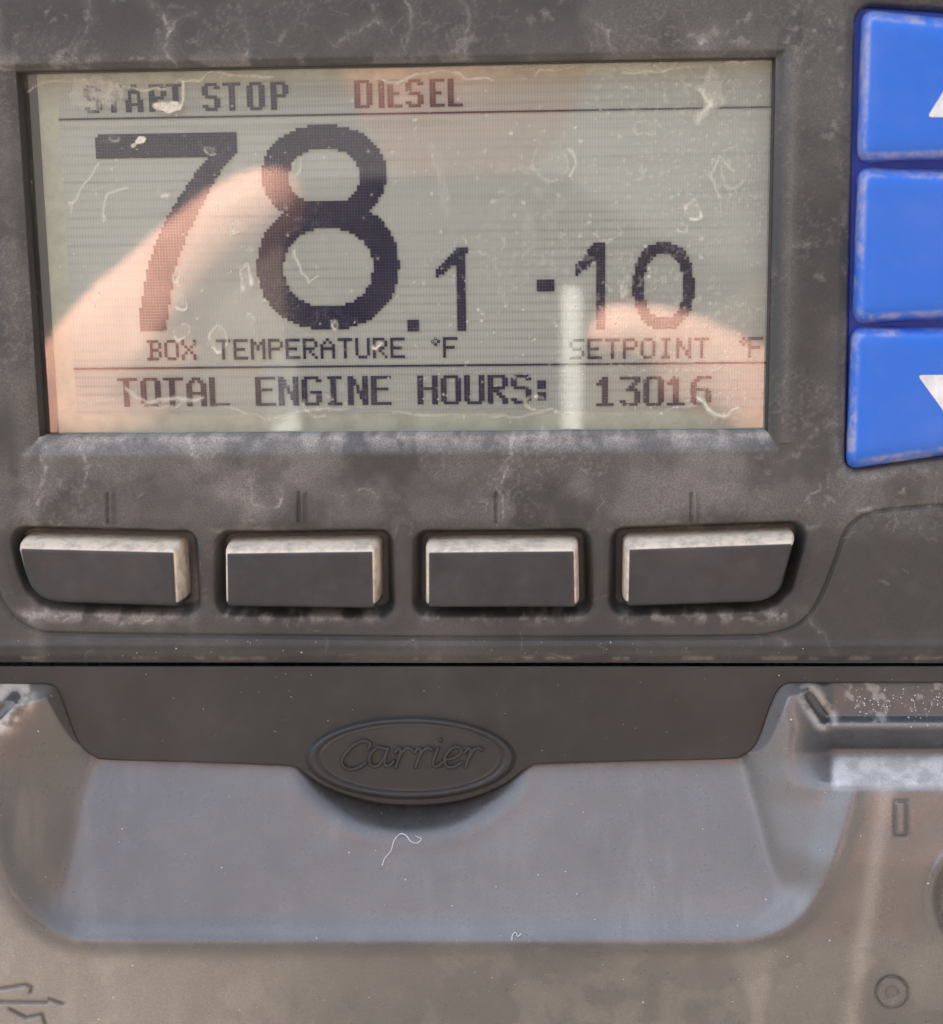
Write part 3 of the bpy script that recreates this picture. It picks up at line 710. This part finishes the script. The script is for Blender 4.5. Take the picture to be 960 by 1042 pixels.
# ================================================================== LOWER CASING
casing = thing('lower_casing', 'satin grey moulded casing with a broad scooped recess under the emblem strip', 'casing')
OUT = smooth([(800, 660), (822, 700), (842, 742), (856, 775), (872, 800), (866, 840), (850, 885), (826, 930), (800, 953), (765, 964), (700, 967), (420, 968), (110, 967), (60, 960), (30, 942), (8, 915), (-6, 885), (-16, 830), (-14, 780), (10, 735), (36, 700), (50, 660)], True, 4)
INN = smooth([(740, 640), (744, 700), (756, 770), (772, 830), (786, 890), (786, 914), (770, 934), (730, 942), (420, 944), (110, 942), (76, 936), (66, 918), (68, 880), (80, 820), (94, 770), (102, 700), (104, 640)], True, 4)
def casing_h(px, py):
    so_ = spoly(px, py, OUT); si_ = spoly(px, py, INN)
    Sf = -15 + .47 * (py - 772) * (py > 772) + .06 * np.minimum(py - 772, 0)   # scoop floor comes towards the viewer
    # front face, with the step and ledge near its top
    step = np.interp(py, [600, 694, 700, 728, 737, 743, 762, 769, 796, 804, 880, 968, 1300], [-40, -10, -8, -1, 12, 10, -8, -6, 50, 58, 76, 76, 40])
    stepL = np.interp(py, [600, 694, 700, 800, 880, 968, 1300], [-10, -6, 22, 60, 76, 76, 40])
    k = ss(800, 850, px)
    # soften the step profile
    Ff = step * k + stepL * (1 - k)
    Ff = np.where(py > 960, 76 - .22 * (py - 960), Ff)
    t = np.clip(si_, 0, None) / (np.clip(si_, 0, None) + np.clip(-so_, 0, None) + 1e-6)
    t = np.where(si_ <= 0, 0, np.where(so_ >= 0, 1, t))
    t = t ** (np.where(px > 480, .66, .9) * (1 - ss(860, 930, py)) + 1.25 * ss(860, 930, py))
    h = Sf * (1 - t) + Ff * t
    # hollow behind the emblem
    rr = np.hypot((px - 418) / 122., (py - 772) / 82.)
    h -= 25 * (1 - ss(.5, 1.0, rr)) 
    h += 1.2 * np.exp(-((rr - 1.03) / .06) ** 2)
    h += 6.5 * ss(-34, -5, so_) * (1 - ss(-5, 9, so_)) * ss(775, 830, py)      # rolled lip round the scoop
    return h
def blur(a, k):
    w_ = np.exp(-np.linspace(-2, 2, 2 * k + 1) ** 2); w_ /= w_.sum()
    for ax_ in (0, 1):
        p = np.pad(a, [(k, k) if i == ax_ else (0, 0) for i in (0, 1)], mode='edge')
        a = sum(w_[j] * np.take(p, range(j, j + a.shape[ax_]), axis=ax_) for j in range(2 * k + 1))
    return a
cxs = np.concatenate([np.arange(-250, -10, 6.), np.arange(-10, 970, 1.6), np.arange(970, 1250, 6.)])
cys = np.concatenate([np.arange(682, 1052, 1.6), np.arange(1052, 1250, 6.)])
CPX, CPY = np.meshgrid(cxs, cys)
CH = casing_h(CPX, CPY)
soft = blur(CH, 9); crisp = blur(CH, 1)
# the rolled lip of the scoop is soft, the ledge and step on the right stay crisp
kk = ss(830, 850, CPX) * (1 - ss(800, 830, CPY))
CH = soft * (1 - kk) + crisp * kk
def groove(h, pts, w_, dep):
    dd = dline(CPX, CPY, pts); return h - dep * np.exp(-(dd / w_) ** 2)
MARKS = ([(-12, 1007), (8, 1005), (26, 1002), (32, 1004), (31, 1010)], [(-12, 1019.5), (48, 1020)], [(50, 1017), (64, 1021.5)], [(10, 1027), (27, 1035.5), (43, 1032), (46, 1042)])
for pts in MARKS:
    CH = groove(CH, pts, 2.1, 4.6)
q = q_tick = np.maximum(np.abs(CPX - 917) - 3.2, np.abs(CPY - 833) - 15); CH += 2.4 * (1 - ss(-.5, 2, q)) - 2.4 * np.exp(-((q - 3) / 1.3) ** 2)
rr = np.hypot(CPX - 908, CPY - 1010); CH += -3.2 * np.exp(-((rr - 16) / 1.6) ** 2) + 2.4 * np.exp(-((rr - 13) / 2.) ** 2) - 3.5 * (1 - ss(5, 8.5, rr))
rr = np.hypot((CPX - 994) / 1.0, (CPY - 916) / 1.22); CH += -16 * (1 - ss(34, 46, rr)) + 2.5 * np.exp(-((rr - 49) / 3.) ** 2) - 10 * (1 - ss(24, 27, rr))
# dark worn slots at the corners
def slot(h, x, y, ang, L, w_, dep):
    c_, s_ = math.cos(R(ang)), math.sin(R(ang)); u = (CPX - x) * c_ + (CPY - y) * s_; v = -(CPX - x) * s_ + (CPY - y) * c_
    q_ = np.hypot(np.maximum(np.abs(u) - L, 0), v); return h - dep * (1 - ss(w_ * .5, w_ * 1.4, q_)), q_
CH, q1 = slot(CH, 832, 720, 55, 14, 4.5, 4.5)
CH, q2 = slot(CH, 7, 718, -48, 12, 5, 4.5)
CH += 1.4 * (fbm(CPX, CPY, 70, 3, 400) - .5)
sst = spoly(CPX, CPY, outline)
lim = -5.6 + 1.6 * np.clip(sst, 0, None)
CH = np.where(sst < 30, np.minimum(CH, lim), CH)
# dust; shade in the hollow and along the lip is put into it
so2 = spoly(CPX, CPY, OUT); infl = 1 - ss(-16, 10, so2)                  # 1 inside the scoop
patch = fbm(CPX, CPY, 110, 5, 410); fine_ = fbm(CPX, CPY, 26, 4, 411)
floor_d = .115 + .07 * ss(150, 560, CPX) + .10 * (patch - .5) + .05 * np.exp(-((CPY - 930) / 26.) ** 2) * ss(300, 500, CPX)
front_d = .19 + .28 * (1 - ss(60, 460, CPX)) * ss(850, 960, CPY) + .16 * (patch - .5) + .08 * (fine_ - .5)
cd = (floor_d * infl + front_d * (1 - infl)) * .76
cd += .05 * ss(.45, .75, fbm(CPX, CPY * .22, 18, 5, 415)) * ss(.4, .7, fbm(CPX, CPY, 160, 2, 416))
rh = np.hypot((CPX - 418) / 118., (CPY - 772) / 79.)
cd *= 1 - .88 * (1 - ss(.90, 1.05, rh))                                   # shade in the hollow behind the emblem, painted by thinning the dust
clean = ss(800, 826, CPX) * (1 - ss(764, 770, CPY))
cd *= 1 - .88 * clean                                                     # the top of the step and its groove stay clean
rib = ss(843, 852, CPX)
cd += .75 * rib * ss(767, 772, CPY) * (1 - ss(792, 808, CPY)) * (.65 + .5 * ss(.3, .7, fbm(CPX, CPY, 12, 5, 420)))
cd += .22 * np.exp(-((CPY - 738) / 3.0) ** 2) * ss(838, 852, CPX)
cd += .45 * np.exp(-((q1 - 9) / 4.) ** 2) * ss(.3, .6, fbm(CPX, CPY, 10, 3, 425)) + .50 * np.exp(-((q2 - 13) / 8.) ** 2) * ss(.25, .55, fbm(CPX, CPY, 10, 3, 426))
cd *= 1 - .8 * ((q1 < 5) | (q2 < 6))
cd += .25 * ((CPY < 735) & (CPX > 860)) * ss(.56, .70, fbm(CPX, CPY, 9, 4, 430))
cd += .16 * np.exp(-((CPX - (898 - (CPY - 830) * .15)) / 9.) ** 2) * (CPY > 800)
dripw = (26 - (CPY - 965) * .30).clip(7, 26)
cd += .10 * np.exp(-(((CPX - 768 - (CPY - 965) * .05) / dripw) ** 4)) * ss(955, 968, CPY)
cd += .06 * ss(.5, .62, fbm(CPX, CPY, 44, 5, 435)) * ss(940, 975, CPY)
cd *= 1 - .45 * np.exp(-((so2 + 1) / 9.) ** 2) * ss(880, 940, CPY)  # soft dark band along the lower lip, shade put into the colour
tn = np.clip(1 - infl + .35 * (patch - .5) + (1 - ss(62, 96, CPX)), 0, 1) * (1 - rib * (CPY < 810) * .8)  # front is beige; warm light on the left wall is painted beige too
gm = np.full_like(CPX, 99.)
for pts in MARKS: gm = np.minimum(gm, dline(CPX, CPY, pts))
rm = np.abs(np.hypot(CPX - 908, CPY - 1010) - 16); gm = np.minimum(gm, np.minimum(rm + .4, np.abs(q_tick - 2.6) + .6))
cd *= 1 - .75 * np.exp(-(gm / 1.7) ** 2)                                   # the moulded marks are drawn darker
cd = np.clip(cd, 0, .9)
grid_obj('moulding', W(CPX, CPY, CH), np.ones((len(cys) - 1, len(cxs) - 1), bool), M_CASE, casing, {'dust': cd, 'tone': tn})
bm = bmesh.new(); zc0 = P(480, 1250, 30)[1]
add_box(bm, EX0 - 20, EX1 + 20, 12, 70, zc0 - 2, zseam - 2.2)
bm_obj('back_box', bm, M_CASE, casing)
def casing_at(x, y):
    i = np.clip(np.searchsorted(cys, y), 0, len(cys) - 1); j = np.clip(np.searchsorted(cxs, x), 0, len(cxs) - 1); return float(CH[i, j])

# ================================================================== LINT AND SPECKS
def tube(name, pts, rad, mat_, parent=None):
    cu = bpy.data.curves.new(name, 'CURVE'); cu.dimensions = '3D'; cu.bevel_depth = rad; cu.bevel_resolution = 2
    s = cu.splines.new('POLY'); s.points.add(len(pts) - 1)
    for p, w_ in zip(s.points, pts): p.co = (*w_, 1)
    o = bpy.data.objects.new(name + '_tmp', cu); COL.objects.link(o)
    dg = bpy.context.evaluated_depsgraph_get(); me = bpy.data.meshes.new_from_object(o.evaluated_get(dg))
    bpy.data.objects.remove(o); me.name = name; me.materials.clear(); me.materials.append(mat_)
    ob = bpy.data.objects.new(name, me); COL.objects.link(ob)
    for p in me.polygons: p.use_smooth = True
    return ob
def lint(path, label, wid=.45):
    sp = smooth(path, False, 6); pts = [tuple(W(x, y, casing_at(x, y) + .8 + .8 * math.sin(i * .7))) for i, (x, y) in enumerate(sp)]
    return tag(tube('lint_thread', pts, wid * U * .001, M_LINT), label, 'lint')
lint([(389, 881), (392, 873), (398, 866), (401, 856), (407, 849), (413, 850), (418, 856), (424, 858), (429, 854), (423, 851)], 'curled white lint thread lying below the oval emblem')
lint([(521, 957), (522, 951), (525, 949), (527, 953), (531, 950)], 'tiny white lint curl near the lower edge of the scoop')
bm = bmesh.new()
def speck(x, y, h, r_):
    c = Vector(W(x, y, h)); vs = []
    for v in ((1, 0, 0), (-1, 0, 0), (0, 1, 0), (0, -1, 0), (0, 0, 1), (0, 0, -1)):
        vs.append(bm.verts.new(c + Vector(v) * r_ * random.uniform(.6, 1.4) * U * .001))
    for f in ((0, 2, 4), (2, 1, 4), (1, 3, 4), (3, 0, 4), (2, 0, 5), (1, 2, 5), (3, 1, 5), (0, 3, 5)): bm.faces.new([vs[i] for i in f])
for i in range(260):
    x, y = random.uniform(0, 960), random.uniform(700, 1040); speck(x, y, casing_at(x, y) + .3, random.choice([.25, .3, .35, .45, .6, 1.0]))
for i in range(90):
    x, y = random.uniform(870, 960), random.gauss(716, 9); speck(x, y, casing_at(x, y) + .3, random.choice([.5, .7, .9]))
for i in range(70):
    x, y = random.uniform(0, 960), random.uniform(681, 770)
    if 80 < x < 750 or y < 693: speck(x, y, -2.6, random.choice([.25, .35, .6]))
for i in range(110):
    x, y = random.uniform(0, 960), random.choice([random.uniform(650, 668), random.uniform(460, 525)])
    if x < 850: speck(x, y, -1.0, random.choice([.4, .5, .8]))
tag(bm_obj('dust_specks', bm, M_LINT), 'tiny white dust specks scattered over the dark plastic', 'dust', kind='stuff')

# ================================================================== THE PHOTOGRAPHER, seen only as a reflection in the glass
def skinned(name, nodes_, edges, mat_, sub=2, parent=None):
    """nodes: (x, y, z in mm, radius in mm)"""
    me = bpy.data.meshes.new(name); me.from_pydata([(a_ * .001, b_ * .001, c_ * .001) for a_, b_, c_, _ in nodes_], edges, [])
    me.materials.append(mat_); o = bpy.data.objects.new(name, me); COL.objects.link(o)
    m_ = o.modifiers.new('skin', 'SKIN'); m_.use_smooth_shade = True
    for v, nd in zip(me.skin_vertices[0].data, nodes_): v.radius = (nd[3] * .001, nd[3] * .001)
    me.skin_vertices[0].data[0].use_root = True
    s_ = o.modifiers.new('sub', 'SUBSURF'); s_.levels = sub; s_.render_levels = sub
    if len(nodes_) > 20:
        rm = o.modifiers.new('remesh', 'REMESH'); rm.mode = 'VOXEL'; rm.voxel_size = .0045; rm.use_smooth_shade = True
        sm = o.modifiers.new('smooth', 'SMOOTH'); sm.factor = .5; sm.iterations = 3
    if parent: o.parent = parent
    return o
def rel(x, y, z, r_): return (X0 + x, -DN + y, Z0 + z, r_)      # relative to the phone lens; +y towards the panel
BN = []; BE = []
def chain(start, pts):
    prev = start
    for p in pts:
        BN.append(p); BE.append((prev, len(BN) - 1)) if prev is not None else None; prev = len(BN) - 1
    return prev
pel = chain(None, [rel(-60, -470, -620, 130)])
ch = chain(pel, [rel(-60, -470, -400, 125), rel(-60, -460, -220, 135), rel(-60, -450, -90, 100)])
nk = chain(ch, [rel(-58, -445, -10, 40), rel(-56, -440, 45, 38)])
hd = chain(nk, [rel(-44, -335, 50, 62), rel(-48, -360, 92, 96), rel(-52, -378, 160, 98), rel(-52, -388, 222, 76)])
chain(hd - 2, [rel(-49, -272, 122, 17), rel(-49, -258, 110, 12)])        # nose
def arm(side, hand):
    sh = chain(ch, [rel(-60 + side * 190, -450, -95, 55)])
    el = chain(sh, [rel(*hand['elbow'], 42)])
    wr_ = chain(el, [rel(*hand['fore'], 32), rel(*hand['wrist'], 23)])
    pm = chain(wr_, [rel(*hand['palm'], 22)])
    kn = chain(pm, [rel(*hand['knuckle'], 20)])
    for f in hand['fingers']: chain(kn if f[0] != 'thumb' else pm, [rel(*p, r2) for p, r2 in zip(f[1], f[2])])
# left hand holds the far edge of the phone, index finger reaching up across its back
arm(-1, dict(elbow=(-330, -300, -330), fore=(-260, -140, -210), wrist=(-205, -30, -120), palm=(-160, -8, -70), knuckle=(-135, 0, -38),
    fingers=[('index', [(-112, 12, -14), (-92, 14, 2), (-72, 12, 10)], [16, 14, 12]), ('middle', [(-122, 12, -24), (-108, 15, -16), (-95, 12, -10)], [11, 10, 8.5]),
             ('ring', [(-130, 10, -50), (-116, 14, -42), (-103, 12, -36)], [11, 10, 8.5]), ('little', [(-140, 8, -68), (-126, 12, -60), (-114, 10, -55)], [10, 9, 8]),
             ('thumb', [(-150, -22, -40), (-125, -26, -18), (-104, -24, -6)], [13, 11, 9])]))
# right hand supports the near edge from below
arm(1, dict(elbow=(250, -300, -340), fore=(190, -140, -235), wrist=(140, -30, -158), palm=(98, -4, -100), knuckle=(74, 4, -62),
    fingers=[('index', [(52, 12, -44), (32, 14, -36), (8, 12, -34)], [12, 11, 9]), ('middle', [(56, 12, -56), (44, 15, -50), (28, 12, -50)], [11, 10, 8]),
             ('ring', [(72, 12, -76), (58, 14, -78), (44, 12, -80)], [10, 9, 8]), ('little', [(80, 10, -92), (66, 12, -98), (50, 10, -100)], [9, 8, 7]),
             ('thumb', [(92, 0, -66), (86, 6, -46), (74, 8, -34)], [14, 12, 10])]))
person = skinned('person', BN, BE, M_SKIN)
tag(person, 'person in a brown shirt holding up a phone, mirrored in the display glass', 'person')
SN = [rel(-60, -470, -640, 150), rel(-60, -470, -400, 150), rel(-60, -460, -220, 160), rel(-60, -452, -110, 120), rel(-60, -440, 30, 66),
      rel(-270, -452, -100, 66), rel(-345, -330, -300, 54), rel(160, -452, -100, 66), rel(240, -330, -300, 54)]
skinned('shirt', SN, [(0, 1), (1, 2), (2, 3), (3, 4), (3, 5), (5, 6), (3, 7), (7, 8)], M_SHIRT, 2, person)
skinned('hair', [rel(-52, -400, 262, 84), rel(-52, -425, 200, 100), rel(-52, -435, 130, 84)], [(0, 1), (1, 2)], M_HAIR, 2, person)
for s_ in (-1, 1): skinned('eye', [rel(-52 + s_ * 30, -288, 165, 9), rel(-52 + s_ * 30 + 4, -288, 165, 8)], [(0, 1)], M_LENS, 1, person)
skinned('mouth', [rel(-66, -279, 84, 4), rel(-49, -275, 82, 5), rel(-32, -279, 84, 4)], [(0, 1), (1, 2)], simple('lips', (.45, .18, .15)), 1, person)
# phone
ph = thing('phone', 'dark phone with white side rails, held up by the photographer and mirrored in the glass', 'phone', (0, 0, 0))
def rbox(name, x0, x1, z0, z1, y0, y1, rad, m_, par):
    pts = rounded([(x0, z0), (x1, z0), (x1, z1), (x0, z1)], rad, 6); bm = bmesh.new()
    A = [bm.verts.new(((X0 + a_) * .001, (-DN + y0) * .001, (Z0 + b_) * .001)) for a_, b_ in pts]; B = [bm.verts.new(((X0 + a_) * .001, (-DN + y1) * .001, (Z0 + b_) * .001)) for a_, b_ in pts]
    n_ = len(A); [bm.faces.new((A[i], A[(i + 1) % n_], B[(i + 1) % n_], B[i])) for i in range(n_)]; bm.faces.new(A); bm.faces.new(B)
    return bm_obj(name, bm, m_, par)
rbox('phone_body', -84, 9, -150, 12, -13, -4, 9, M_PHONE, ph)
rbox('side_rail', -91, -81, -140, -42, -12, -2, 3, M_CASEW, ph)
rbox('side_rail', 2, 8, -140, -22, -12, -2, 2, M_CASEW, ph)
rbox('camera_lens', -7, 3.5, -7, 7, -6, -2.2, 4, M_LENS, ph)
print('mm cam', X0, -DN, Z0)
